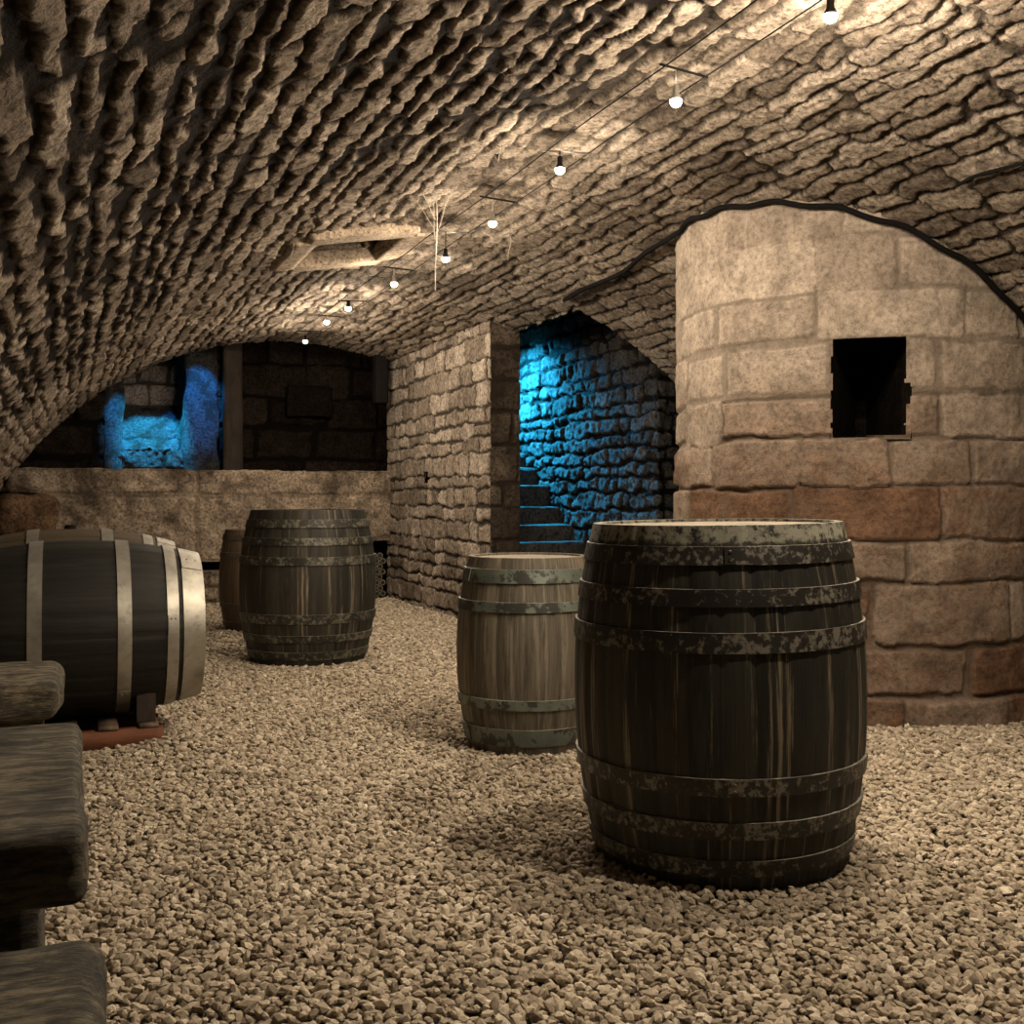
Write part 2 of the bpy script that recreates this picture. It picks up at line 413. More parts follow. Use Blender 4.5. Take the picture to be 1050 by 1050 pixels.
def plain(name, col, rough=0.5, metal=0.0, spec=0.5):
    m = N(name); co = m.obj()
    base = m.mix(0.4, col, m.ramp(m.noise(co, 25, 3), [(0.3, 0.6), (0.7, 1.2)]), 'MULTIPLY')
    m.l(base, m.b.inputs['Base Color']); m.b.inputs['Roughness'].default_value = rough
    m.b.inputs['Metallic'].default_value = metal; m.b.inputs['Specular IOR Level'].default_value = spec
    return m.m
M_cable = plain('black_cable_rubber', (0.007, 0.0065, 0.006), 0.9, 0.0, 0.05)
M_black = plain('black_fitting', (0.012, 0.011, 0.010), 0.9, 0.0, 0.05)
M_steel = plain('steel_rod', (0.55, 0.52, 0.47), 0.35, 0.9)
M_web = plain('dusty_cobweb', (0.40, 0.35, 0.28), 0.95)
M_bottle = plain('dusty_bottle_glass', (0.03, 0.032, 0.025), 0.25, 0.0, 0.7)
def punt_mat():
    m = N('bottle_base_rim'); co = m.obj()
    m.l(m.ramp(m.noise(co, 60, 3), [(0.3, (0.10, 0.085, 0.06)), (0.7, (0.24, 0.2, 0.14))]), m.b.inputs['Base Color']); m.b.inputs['Roughness'].default_value = 0.5
    return m.m
M_rim = punt_mat()
def glow(name, col, strength):
    m = N(name)
    m.b.inputs['Base Color'].default_value = (1, 1, 1, 1)
    m.b.inputs['Emission Color'].default_value = (*col, 1); m.b.inputs['Emission Strength'].default_value = strength
    return m.m
BULB_L = 3100
M_bulb2 = glow('bright_bulb_glass', (1.0, 0.83, 0.64), BULB_L * 2.5)
M_bulb = glow('lit_bulb_glass', (1.0, 0.83, 0.64), BULB_L)

# ------------------------------------------------------------------ the vault
def steps(*segs):
    out = []
    for a, b, d in segs:
        n = max(1, int(round((b - a) / d))); out += list(np.linspace(a, b, n, endpoint=False))
    return np.array(out + [segs[-1][1]])

S_HALF = VR * math.acos(0.56 / VR) + 0.02
HATCH = (-0.93, -0.30, 7.58, 8.42)        # arc range and run along the vault of the hatch opening
VOID_Y, VOID_X = 8.42, 4.0                # here the vault stops short at the stair passage

def vault_pos(u, v, d):
    th = v / VR
    return stack3(VX + (VR - d) * np.sin(th), u, VZ + (VR - d) * np.cos(th))
def vault_mask(u, v):
    x = VX + VR * np.sin(v / VR)
    return ((x > VOID_X) & (u > VOID_Y)) | ((v > HATCH[0]) & (v < HATCH[1]) & (u > HATCH[2]) & (u < HATCH[3]))

def wide_joints(u, v):
    """the near part of the left haunch has wider, darker joints, further on they are narrower and paler"""
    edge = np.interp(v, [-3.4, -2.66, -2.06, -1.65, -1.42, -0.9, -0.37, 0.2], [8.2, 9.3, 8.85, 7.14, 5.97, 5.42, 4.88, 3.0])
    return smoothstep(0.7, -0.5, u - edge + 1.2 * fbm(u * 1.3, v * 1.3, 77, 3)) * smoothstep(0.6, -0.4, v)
Uv = steps((-2.6, 1.4, 0.06), (1.4, 4.6, 0.0115), (4.6, 8.0, 0.016), (8.0, 13.45, 0.026))
Vv = steps((-S_HALF, -4.6, 0.03), (-4.6, 3.6, 0.0125), (3.6, S_HALF, 0.03))
rc = np.random.RandomState(3)
cs = [-S_HALF - 0.3]
while cs[-1] < S_HALF + 0.3: cs.append(cs[-1] + rc.uniform(0.09, 0.165))
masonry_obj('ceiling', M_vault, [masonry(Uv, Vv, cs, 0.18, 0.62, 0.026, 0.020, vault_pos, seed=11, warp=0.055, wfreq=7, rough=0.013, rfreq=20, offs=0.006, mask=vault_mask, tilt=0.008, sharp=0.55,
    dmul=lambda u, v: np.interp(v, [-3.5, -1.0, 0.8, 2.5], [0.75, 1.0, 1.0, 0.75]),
    jmul=lambda u, v: np.interp(v, [-4.0, 0.4, 2.5], [0.75, 0.7, 0.42]) + 0.75 * wide_joints(u, v),
    jdark=lambda u, v: 0.62 + 0.38 * np.maximum(wide_joints(u, v), smoothstep(0.5, 1.5, v) * 0.6))])

# end wall of the cellar behind the viewer
def end_pos(u, v, d): return stack3(u, -2.55 + d, v)
masonry_obj('wall_front', M_wall, [masonry(steps((-1.3, 6.3, 0.06)), steps((0, 3.3, 0.06)), courses_of(3.3, 0.14, 0.24, 4), 0.25, 0.6, 0.03, 0.03, end_pos, seed=14)], flip=True)

# ------------------------------------------------------------------ right wall with the corner of the stair
WX, WY = 3.75, 9.83
def rw_side(u, v, d): return stack3(WX - d, u, v)
def rw_face(u, v, d): return stack3(u, WY - d, v)
def rw_back(u, v, d): return stack3(4.05 + d, u, v)
masonry_obj('wall_right', M_wall, [
    masonry(steps((WY, 13.5, 0.014)), steps((-0.02, 3.02, 0.014)), courses_of(3.1, 0.12, 0.24, 21), 0.16, 0.50, 0.014, 0.020, rw_side, seed=23, warp=0.04, wfreq=7, rough=0.014, rfreq=16, offs=0.005, tilt=0.006, mask=lambda u, v: (u > 11.79) & (u < 11.93 + 0.02 * vnoise(v * 30, u * 3, 4)) & (v > 1.405) & (v < 1.53)),
    ])
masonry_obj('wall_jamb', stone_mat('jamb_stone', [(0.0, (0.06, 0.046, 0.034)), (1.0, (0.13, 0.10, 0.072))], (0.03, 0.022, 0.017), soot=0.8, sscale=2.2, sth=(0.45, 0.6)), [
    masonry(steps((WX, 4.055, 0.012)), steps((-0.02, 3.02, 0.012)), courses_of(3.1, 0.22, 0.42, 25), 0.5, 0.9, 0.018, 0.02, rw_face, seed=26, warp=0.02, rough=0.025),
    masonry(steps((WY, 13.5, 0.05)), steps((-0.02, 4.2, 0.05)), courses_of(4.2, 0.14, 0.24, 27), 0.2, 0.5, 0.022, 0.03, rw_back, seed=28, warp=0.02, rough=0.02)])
# ------------------------------------------------------------------ round tower
TC = (4.79, 5.81); TR = 1.184
tw_courses = np.array([-0.4, 0.14, 0.433, 0.77, 1.0, 1.30, 1.557, 1.814, 2.11, 2.376, 2.68, 3.0, 3.4])
PH0 = math.radians(45)
def tw_pos(u, v, d):
    ph = PH0 + u / TR
    # the lowest course steps out as a plinth
    out = np.where(v < 0.13, 0.03, 0.0)
    return stack3(TC[0] + (TR + d + out) * np.cos(ph), TC[1] + (TR + d + out) * np.sin(ph), v)
def cyl_hit(px):
    k = (px - 525) / 1130; dx, dy = math.cos(YAW) * k + math.sin(YAW), math.cos(YAW) - math.sin(YAW) * k
    a = dx * dx + dy * dy; b = -2 * (dx * TC[0] + dy * TC[1]); c = TC[0] ** 2 + TC[1] ** 2 - TR ** 2
    z = (-b - math.sqrt(max(0, b * b - 4 * a * c))) / (2 * a)
    return math.atan2(dy * z - TC[1], dx * z - TC[0]) % (2 * PI)
H_A, H_B = sorted(TR * (cyl_hit(p) - PH0) for p in (853, 929))
H_LO, H_HI = 1.565, 2.115
def tw_mask(u, v):
    wob = 0.012 * vnoise(u * 22, v * 22, 5)
    notch = np.where((v > 1.75) & (v < 1.86), 0.028, 0.0)
    return (u > H_A + wob) & (u < H_B + wob + notch) & (v > H_LO + wob + 0.03 * (u - H_A)) & (v < H_HI + wob)
tower = masonry_obj('wall_tower', M_tower, [masonry(steps((0.6, 2.4, 0.06), (2.4, 5.4, 0.0105), (5.4, 2 * PI * TR, 0.06)), steps((-0.03, 3.1, 0.0105)), tw_courses, 0.34, 0.82, 0.013, 0.018, tw_pos, seed=32, warp=0.022, wfreq=4, rough=0.016, rfreq=9, offs=0.007, mask=tw_mask, tilt=0.006,
                 dmul=lambda u, v: np.where(v > 1.8, 0.42, 1.3))])
# the dark recess behind the square opening in the tower
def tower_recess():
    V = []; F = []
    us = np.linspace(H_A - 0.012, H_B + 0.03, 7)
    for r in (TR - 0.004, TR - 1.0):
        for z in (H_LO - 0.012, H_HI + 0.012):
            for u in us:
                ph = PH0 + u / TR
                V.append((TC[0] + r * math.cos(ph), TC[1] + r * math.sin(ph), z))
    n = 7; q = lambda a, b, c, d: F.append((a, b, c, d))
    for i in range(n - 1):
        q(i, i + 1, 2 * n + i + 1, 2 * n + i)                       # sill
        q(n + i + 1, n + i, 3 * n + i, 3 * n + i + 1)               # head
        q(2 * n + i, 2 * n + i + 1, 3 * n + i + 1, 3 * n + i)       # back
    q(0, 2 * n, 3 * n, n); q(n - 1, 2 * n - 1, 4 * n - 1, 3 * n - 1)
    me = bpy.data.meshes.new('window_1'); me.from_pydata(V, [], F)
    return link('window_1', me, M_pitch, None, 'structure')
tower_recess()

# ------------------------------------------------------------------ stair passage with the blue wall
BX = 4.78
def blue_pos(u, v, d):
    x = np.where(u < 0, BX - u + 0.0, BX - d); y = np.where(u < 0, VOID_Y - d, VOID_Y + u)
    return stack3(x, y, v)
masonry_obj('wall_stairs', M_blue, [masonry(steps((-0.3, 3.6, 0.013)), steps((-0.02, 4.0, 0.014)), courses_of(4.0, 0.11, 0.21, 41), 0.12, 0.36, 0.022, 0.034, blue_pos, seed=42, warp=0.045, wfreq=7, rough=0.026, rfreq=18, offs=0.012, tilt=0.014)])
quad_box('wall_passage', (4.02, VOID_Y + 0.01, -0.02), (7.2, 13.3, 4.2), M_soot_shade, None, 'structure', inward=True)

# delete the side of the passage box that would close the opening to the cellar
ob = bpy.data.objects['wall_passage']; bm = bmesh.new(); bm.from_mesh(ob.data)
bm.faces.ensure_lookup_table()
kill = [f for f in bm.faces if abs(f.calc_center_median().y - (VOID_Y + 0.01)) < 1e-3 or abs(f.calc_center_median().x - 4.02) < 1e-3]
bmesh.ops.delete(bm, geom=kill, context='FACES'); bm.to_mesh(ob.data); bm.free()

M_step = stone_mat('step_stone', [(0.0, (0.05, 0.045, 0.04)), (1.0, (0.05, 0.045, 0.04))], (0.05, 0.04, 0.03), soot=0.3, sscale=4)
stair = thing('stone_staircase', 'worn stone steps climbing left of the blue lit wall', 'stairs', (4.42, 9.3, 0))
heights = [0.14, 0.31, 0.48, 0.645, 0.806, 0.968, 1.149, 1.376, 1.57, 1.75]
for i, h in enumerate(heights):
    y0 = 8.70 + 0.30 * i - (0.0 if i < 4 else 0.0)
    o = rough_block('step', (0.76, 0.34, h + 0.02), 0.018, 26, 0.010, 6, M_step, 50 + i, stair)
    o.location = (4.42 - 4.42, y0 + 0.17 - 9.3, (h - 0.02) / 2)
# ------------------------------------------------------------------ far end: stone parapet, dark back room, blue embrasure
PY = 13.36
def par_pos(top, x_off=0.0):
    def f(u, v, d):
        y = np.where(v > top, PY + (v - top), PY - d); z = np.where(v > top, top + d * 0.6, v)
        return stack3(u, y, z)
    return f
masonry_obj('wall_parapet', M_slab, [
    masonry(steps((-0.75, 3.32, 0.014)), steps((0.49, 1.95, 0.014)), np.array([-1, 0.47, 1.28, 1.585, 3]), 1.7, 3.2, 0.010, 0.012, par_pos(1.57), seed=65, warp=0.02, rough=0.04, rfreq=6, offs=0.012),
    masonry(steps((3.30, 3.76, 0.014)), steps((0.71, 1.95, 0.014)), np.array([-1, 0.69, 1.28, 1.585, 3]), 0.3, 0.6, 0.02, 0.02, par_pos(1.57), seed=66, warp=0.02, rough=0.04, rfreq=6, offs=0.012)])
def base_pos(u, v, d):
    y = np.where(v > 0.38, PY - 0.10 + (v - 0.38), PY - 0.10 - d); z = np.where(v > 0.38, 0.38, v)
    return stack3(u, y, z)
masonry_obj('wall_plinth', M_slab, [masonry(steps((-1.0, 3.30, 0.016)), steps((-0.02, 0.80, 0.016)), np.array([-1, 0.0, 0.2, 0.385, 2]), 0.3, 0.8, 0.03, 0.04, base_pos, seed=67, warp=0.03, rough=0.05, rfreq=7)])
# the niche under the slab, and the space behind the slab
def shell(name, lo, hi, mat, drop):
    o = quad_box(name, lo, hi, mat, None, 'structure', inward=True)
    bm = bmesh.new(); bm.from_mesh(o.data)
    x0, y0, z0 = lo; x1, y1, z1 = hi
    lim = {'y0': (1, y0), 'x0': (0, x0), 'x1': (0, x1), 'z0': (2, z0), 'y1': (1, y1)}
    kill = [f for f in bm.faces for d in drop if abs(f.calc_center_median()[lim[d][0]] - lim[d][1]) < 1e-4]
    bmesh.ops.delete(bm, geom=kill, context='FACES'); bm.to_mesh(o.data); bm.free()
    return o
shell('wall_niche', (3.28, PY + 0.02, -0.02), (3.78, PY + 0.6, 0.74), M_soot_shade, ['y0'])
shell('wall_slot', (-1.0, PY + 0.01, 0.36), (3.3, PY + 0.5, 0.52), M_soot_shade, ['y0'])
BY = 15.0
shell('wall_chamber', (-1.6, 13.47, 0.9), (4.6, 17.0, 3.5), M_soot_shade, ['y0', 'y1'])
quad_box('floor_chamber', (-1.6, 13.7, 1.0), (4.6, 17.0, 1.1), M_soot_shade, None, 'structure')

def back_pos(y):
    return lambda u, v, d: stack3(u, y - d, v)
bigc = np.array([0.6, 1.3, 1.75, 2.2, 2.6, 3.05, 3.5, 4.0])
masonry_obj('wall_back', M_soot_shade, [
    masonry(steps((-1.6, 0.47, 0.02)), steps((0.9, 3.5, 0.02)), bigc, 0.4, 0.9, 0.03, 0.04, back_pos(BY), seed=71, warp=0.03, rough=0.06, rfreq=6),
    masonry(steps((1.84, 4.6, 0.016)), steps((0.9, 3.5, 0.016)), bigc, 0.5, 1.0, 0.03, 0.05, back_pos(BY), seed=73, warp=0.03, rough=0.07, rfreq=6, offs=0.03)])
M_embr = stone_mat('embrasure_stone', [(0.0, (0.16, 0.13, 0.11)), (1.0, (0.30, 0.25, 0.215))], (0.04, 0.03, 0.025), bumpd=0.01)
M_lime = stone_mat('limewashed_stone', [(0.0, (0.06, 0.06, 0.06)), (1.0, (0.06, 0.06, 0.06))], (0.015, 0.015, 0.015), soot=0.85, sscale=3.2, sth=(0.52, 0.6), bumpd=0.015)
masonry_obj('wall_embrasure', M_embr, [masonry(steps((0.3, 1.9, 0.014)), steps((1.6, 3.5, 0.014)), np.array([1.2, 1.6, 1.95, 2.2, 2.5, 2.78, 3.1, 3.5, 3.9]), 0.3, 0.6, 0.025, 0.035, back_pos(15.75), seed=75, warp=0.02, rough=0.03)])
def post(name, x0, x1, y0, y1, z0, z1, seed, mat):
    o = rough_block(name, (x1 - x0, y1 - y0, z1 - z0), 0.05, 40, 0.05, 5, mat, seed, None, kind='structure')
    o.location = ((x0 + x1) / 2, (y0 + y1) / 2, (z0 + z1) / 2); return o
post('window_jamb', 0.44, 0.67, 14.95, 15.8, 0.9, 3.5, 81, M_lime)
post('window_jamb', 1.42, 1.86, 14.92, 15.8, 0.9, 3.5, 83, M_lime)
def sill():
    f = lambda u, v, d: stack3(u, 14.98 + (v * 0.80) - d * 0.5, np.where(v < 0, 1.86 + v * 1.0, 1.86 + v * 0.62) + d)
    return masonry_obj('window_sill', M_lime, [masonry(steps((0.6, 1.5, 0.014)), steps((-0.0, 0.98, 0.014)), np.array([-1, 0.30, 2]), 1.2, 2.0, 0.02, 0.02, f, seed=85, warp=0.02, rough=0.04)])
sill()
sf = masonry_obj('wall_sill', M_lime, [masonry(steps((0.6, 1.5, 0.016)), steps((0.9, 1.87, 0.016)), np.array([0.4, 1.3, 1.6, 2.4]), 0.6, 1.2, 0.02, 0.02, back_pos(14.98), seed=87, rough=0.04)])
# timber post and boards beside the embrasure
pt = rough_block('timber_post', (0.26, 0.22, 2.5), 0.02, 40, 0.02, 5, M_boards, 91, None, (1, 1, 0.2)); pt.location = (2.02, 14.86, 2.25)
tag(pt, 'black upright timber post between the blue recess and the dark back wall', 'post')
pb = rough_block('wall_bracket', (0.16, 0.2, 0.62), 0.02, 20, 0.012, 5, M_black, 92); pb.location = (3.60, 13.25, 2.72)
tag(pb, 'dark boxy fixture high at the far end of the right wall', 'wall fixture')
lm = rough_block('stone_fragment', (0.62, 0.16, 0.42), 0.03, 24, 0.02, 5, M_soot_shade, 93); lm.location = (3.05, 14.9, 2.55)
tag(lm, 'dark broken stone block set into the black back wall', 'stone')

# small square socket in the right wall
shell('wall_socket', (3.755, 11.77, 1.39), (4.0, 11.96, 1.55), M_pitch, ['x0'])

# rubble at the left end of the parapet
for i, (p, s, z, m, lab) in enumerate([
        ((-0.40, 13.0, 1.05), (0.62, 0.40, 0.42), 0.2, M_brown, 'rust brown boulder at the left end of the stone parapet, above the lying barrels'),
        ((-0.42, 13.02, 1.40), (0.40, 0.36, 0.26), -0.3, M_block, 'pale rough stone lying on the rust brown boulder at the left'),
        ((-0.36, 12.96, 0.40), (0.9, 0.40, 0.84), 0.1, M_block, 'big rough pier stone under the rust brown boulder at the left')]):
    o = rough_block('rubble_stone', s, 0.14, 22, 0.06, 4, m, 95 + i); o.location = p; o.rotation_euler = (0, 0, z)
    tag(o, lab, 'stone')

# bottles lying in the niche at the right of the parapet
def make_bottle():
    t = thing('wine_bottle', 'dark wine bottle lying base outward in the niche under the parapet', 'bottle', group='wine bottles stacked in the niche under the parapet')
    prof = [(0.0295, 0.0), (0.037, 0.004), (0.037, 0.19), (0.032, 0.215), (0.016, 0.245), (0.0145, 0.30), (0.0145, 0.31)]
    link('bottle_body', lathe_mesh('bottle_body', prof, 16, 'y'), M_bottle, t)
    ring = [(0.037, 0.004), (0.036, -0.003), (0.026, -0.003), (0.024, 0.004)]
    link('bottle_base', lathe_mesh('bottle_base', ring, 16, 'y', False), M_rim, t)
    return t
b0 = make_bottle(); nb = 0
for r in range(8):
    for c in range(5):
        x = 3.365 + 0.078 * c + (0.039 if r % 2 else 0); z = 0.045 + 0.068 * r
        if x > 3.70: continue
        if nb == 0: o = b0
        else:
            o = b0.copy(); COL.objects.link(o)
            for ch in b0.children:
                k = ch.copy(); COL.objects.link(k); k.parent = o
        o.location = (x, PY + 0.06 + random.uniform(-0.015, 0.015), z); nb += 1
rk = quad_box('bottle_shelf', (3.31, PY + 0.06, -0.02), (3.74, PY + 0.40, 0.006), M_soot_shade); tag(rk, 'dark ledge under the stacked wine bottles in the niche', 'ledge')

# ------------------------------------------------------------------ hatch in the vault
M_frame = stone_mat('pale_slab', [(0.0, (0.40, 0.32, 0.235)), (1.0, (0.40, 0.32, 0.235))], (0.1, 0.07, 0.05), soot=0.4, sscale=4)
hatch = thing('ceiling_hatch', 'square hatch in the vault framed by pale stone slabs', 'hatch', (VX + VR * math.sin(-0.6 / VR), 8.0, VZ + VR * math.cos(-0.6 / VR)), (0, -0.6 / VR, 0))
fs = [((-0.02, -0.51, 0.005), (0.78, 0.24, 0.12)), ((0.03, 0.50, 0.005), (0.74, 0.22, 0.12)), ((-0.41, 0.0, 0.005), (0.19, 0.95, 0.12)), ((0.41, 0.0, 0.005), (0.20, 0.92, 0.12))]
for i, (p, s) in enumerate(fs):
    o = rough_block('frame_slab', s, 0.015, 24, 0.010, 6, M_frame, 110 + i, hatch); o.location = p
for i, (p, s) in enumerate([((0, -0.46, 0.40), (0.9, 0.08, 0.7)), ((0, 0.46, 0.40), (0.9, 0.08, 0.7)), ((-0.38, 0, 0.40), (0.08, 0.9, 0.7)), ((0.38, 0, 0.40), (0.08, 0.9, 0.7))]):
    o = rough_block('shaft_side', s, 0.01, 20, 0.01, 6, M_wall if i == 1 else M_block, 116 + i, hatch); o.location = p
o = rough_block('lid', (0.8, 1.0, 0.05), 0.01, 10, 0.004, 6, M_plank, 121, hatch); o.location = (0, 0, 0.70)
o = rough_block('wooden_batten', (0.05, 0.10, 0.5), 0.01, 10, 0.004, 6, M_plank, 122, hatch); o.location = (0.26, 0.36, 0.30)

# ------------------------------------------------------------------ floor and gravel
me = bpy.data.meshes.new('floor'); me.from_pydata([(-1.4, -2.7, -0.03), (6.6, -2.7, -0.03), (6.6, 13.6, -0.03), (-1.4, 13.6, -0.03)], [], [(0, 1, 2, 3)])
link('floor', me, M_floor, None, 'structure')

BARRELS_UP = [(2.136, 3.33, 0.43), (2.17, 5.16, 0.30), (1.73, 8.49, 0.43), (1.69, 10.64, 0.30)]
def mound(x, y):
    """the gravel lies in slight waves and is heaped against the pallet's right end"""
    return 0.016 * fbm(x * 0.9, y * 0.9, 5, 3) + 0.05 * np.exp(-(((x - 0.55) / 0.25) ** 2 + ((y - 5.75) / 0.35) ** 2))
def gravel():
    rng = np.random.RandomState(5)
    P = []
    for (y0, y1, sp, sz) in ((0.6, 4.6, 0.0235, 0.0172), (4.6, 7.5, 0.0245, 0.0178), (7.5, 13.3, 0.032, 0.022), (-2.4, 0.6, 0.045, 0.03)):
        x0, x1 = -1.2, 6.2
        gx, gy = np.meshgrid(np.arange(x0, x1, sp), np.arange(y0, y1, sp * 0.92))
        gx = gx + np.where((np.arange(gx.shape[0]) % 2)[:, None] == 1, sp / 2, 0)
        gx = gx.ravel() + rng.uniform(-.45, .45, gx.size) * sp; gy = gy.ravel() + rng.uniform(-.45, .45, gy.size) * sp
        P.append(np.stack([gx, gy, np.full(gx.size, sz)], -1))
    P = np.concatenate(P)
    x, y = P[:, 0], P[:, 1]
    # keep what the cellar floor can show from around the viewpoint
    cx = x * math.cos(YAW) - y * math.sin(YAW); cz = x * math.sin(YAW) + y * math.cos(YAW)
    keep = (np.abs(cx) < 0.56 * cz + 0.9) & (x > VX - 3.7) & (cz > 1.6)
    keep &= ~((y > 7.0) & (x > 4.7))
    keep &= ((x - TC[0]) ** 2 + (y - TC[1]) ** 2) > (TR - 0.01) ** 2
    keep &= ~((x > WX - 0.01) & (y > WY - 0.01))
    for bx, by, br in BARRELS_UP: keep &= ((x - bx) ** 2 + (y - by) ** 2) > (br - 0.015) ** 2
    keep &= ~((x > -0.6) & (x < 0.44) & (y > 5.77) & (y < 6.45))
    P = P[keep]; n = len(P)
    phi = (1 + 5 ** 0.5) / 2
    ico = np.array([(-1, phi, 0), (1, phi, 0), (-1, -phi, 0), (1, -phi, 0), (0, -1, phi), (0, 1, phi), (0, -1, -phi), (0, 1, -phi), (phi, 0, -1), (phi, 0, 1), (-phi, 0, -1), (-phi, 0, 1)]) / math.sqrt(1 + phi * phi)
    icf = np.array([(0, 11, 5), (0, 5, 1), (0, 1, 7), (0, 7, 10), (0, 10, 11), (1, 5, 9), (5, 11, 4), (11, 10, 2), (10, 7, 6), (7, 1, 8), (3, 9, 4), (3, 4, 2), (3, 2, 6), (3, 6, 8), (3, 8, 9), (4, 9, 5), (2, 4, 11), (6, 2, 10), (8, 6, 7), (9, 8, 1)])
    R = rng.uniform(0.72, 1.12, (n, 12, 1))
    V = ico[None] * R
    sc = np.stack([rng.uniform(0.85, 1.5, n), rng.uniform(0.7, 1.05, n), rng.uniform(0.45, 0.75, n)], -1) * P[:, 2:3] * rng.uniform(0.75, 1.2, (n, 1))
    V = V * sc[:, None, :]
    a = rng.uniform(0, 2 * PI, n); t = rng.normal(0, 0.38, n); tb = rng.normal(0, 0.38, n)
    ca, sa, ct, st, cb, sb = np.cos(a), np.sin(a), np.cos(t), np.sin(t), np.cos(tb), np.sin(tb)
    X, Y, Z = V[..., 0], V[..., 1], V[..., 2]
    Y, Z = Y * ct[:, None] - Z * st[:, None], Y * st[:, None] + Z * ct[:, None]
    X, Z = X * cb[:, None] + Z * sb[:, None], -X * sb[:, None] + Z * cb[:, None]
    X, Y = X * ca[:, None] - Y * sa[:, None], X * sa[:, None] + Y * ca[:, None]
    zz = mound(P[:, 0], P[:, 1]) - 0.010 + rng.uniform(-0.008, 0.009, n)
    V = np.stack([X + P[:, 0:1], Y + P[:, 1:2], Z + zz[:, None]], -1).reshape(-1, 3)
    F = (icf[None] + (np.arange(n) * 12)[:, None, None]).reshape(-1, 3)
    tint = np.repeat(rng.beta(2.2, 2.0, n), 20)
    print('gravel', n)
    me = raw_mesh('gravel', V, F, False, None, {'tint': tint})
    o = link('gravel', me, M_gravel, None, 'stuff')
    tag(o, 'pale beige crushed gravel covering the cellar floor', 'gravel')
gravel()

# ------------------------------------------------------------------ barrels
def barrel_r(t, Rb, Re, pw=2.1):
    return Rb - (Rb - Re) * abs(2 * t - 1) ** pw

def stave_mesh(H, Rb, Re, nst, seed=0):
    rng = random.Random(seed)
    per = 6; seg = nst * per; nh = 36
    rim = 0.028; well = 0.035
    prof = [(Re - rim, well, 0.0), (Re - rim, 0.0, 0.0)]
    prof += [(barrel_r(i / nh, Rb, Re), H * i / nh, 1.0) for i in range(nh + 1)]
    prof += [(Re - rim, H, 0.0), (Re - rim, H - well, 0.0)]
    soff = [rng.uniform(-0.0018, 0.0018) for _ in range(nst)]
    V = []; F = []; n = len(prof)
    for (r, z, g) in prof:
        for k in range(seg):
            w = 2 * PI * k / seg
            j = k % per; s = k // per
            rr = r + (g * (soff[s] - (0.0045 if j == 0 else 0.0)))
            V.append((rr * math.cos(w), rr * math.sin(w), z))
    for i in range(n - 1):
        for k in range(seg):
            F.append((i * seg + k, i * seg + (k + 1) % seg, (i + 1) * seg + (k + 1) % seg, (i + 1) * seg + k))
    me = bpy.data.meshes.new('staves'); me.from_pydata(V, [], F)
    uv = me.uv_layers.new(name='UVMap')
    for p in me.polygons:
        p.use_smooth = False
        k = p.index % seg; i = p.index // seg
        for li, (a, b) in zip(p.loop_indices, ((0, 0), (1, 0), (1, 1), (0, 1))):
            z = prof[i + b][1] / H
            uv.data[li].uv = ((k + a) / per, z * 1.0)
    for p in me.polygons: p.use_smooth = True
    try: me.set_sharp_from_angle(angle=math.radians(40))
    except Exception: pass
    return me

def hoop_mesh(H, Rb, Re, h0, h1, th=0.005, seg=96, lap=0.3):
    prof = []
    n = 4
    rs = lambda z: barrel_r(z / H, Rb, Re)
    for i in range(n + 1):
        z = h0 + (h1 - h0) * i / n; prof.append((rs(z) + th, z))
    inner = [(rs(h1) - 0.003, h1), (rs(h0) - 0.003, h0)]
    loop = prof + inner; m = len(loop)
    V = []; F = []
    for k in range(seg):
        w = 2 * PI * k / seg
        for (r, z) in loop: V.append((r * math.cos(w), r * math.sin(w), z))
    for k in range(seg):
        for i in range(m):
            a = k * m + i; b = k * m + (i + 1) % m; c = ((k + 1) % seg) * m + (i + 1) % m; d = ((k + 1) % seg) * m + i
            F.append((a, d, c, b))
    # overlapped strap end and two rivets
    base = len(V); zs = [h0 + 0.003, h1 - 0.003]
    for k in range(5):
        w = lap + 0.05 * k / 4 / max(Rb, 0.3) * 2
        for z in zs:
            for dr in (th - 0.001, th + 0.004): V.append(((rs(z) + dr) * math.cos(w), (rs(z) + dr) * math.sin(w), z))
    for k in range(4):
        a = base + 4 * k
        F += [(a + 1, a + 5, a + 7, a + 3), (a, a + 4, a + 5, a + 1), (a + 2, a + 3, a + 7, a + 6)]
    F += [(base, base + 1, base + 3, base + 2), (base + 16, base + 18, base + 19, base + 17)]
    for z in (h0 + (h1 - h0) * 0.3, h0 + (h1 - h0) * 0.7):
        w = lap + 0.04; b0 = len(V); r = rs(z) + th + 0.004
        ex = Vector((math.cos(w), math.sin(w), 0)); ey = Vector((-math.sin(w), math.cos(w), 0)); ez = Vector((0, 0, 1))
        for (rr, dd) in ((0.007, 0.0), (0.0045, 0.003)):
            for q in range(6):
                V.append((ex * (r + dd) + ey * rr * math.cos(q * PI / 3) + ez * (z + rr * math.sin(q * PI / 3)))[:])
        for q in range(6): F.append((b0 + q, b0 + (q + 1) % 6, b0 + 6 + (q + 1) % 6, b0 + 6 + q))
        F.append(tuple(b0 + 6 + q for q in range(6)))
    me = bpy.data.meshes.new('hoop'); me.from_pydata(V, [], F)
    for p in me.polygons:
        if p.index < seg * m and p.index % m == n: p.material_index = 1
    for p in me.polygons: p.use_smooth = True
    try: me.set_sharp_from_angle(angle=math.radians(35))
    except Exception: pass
    return me

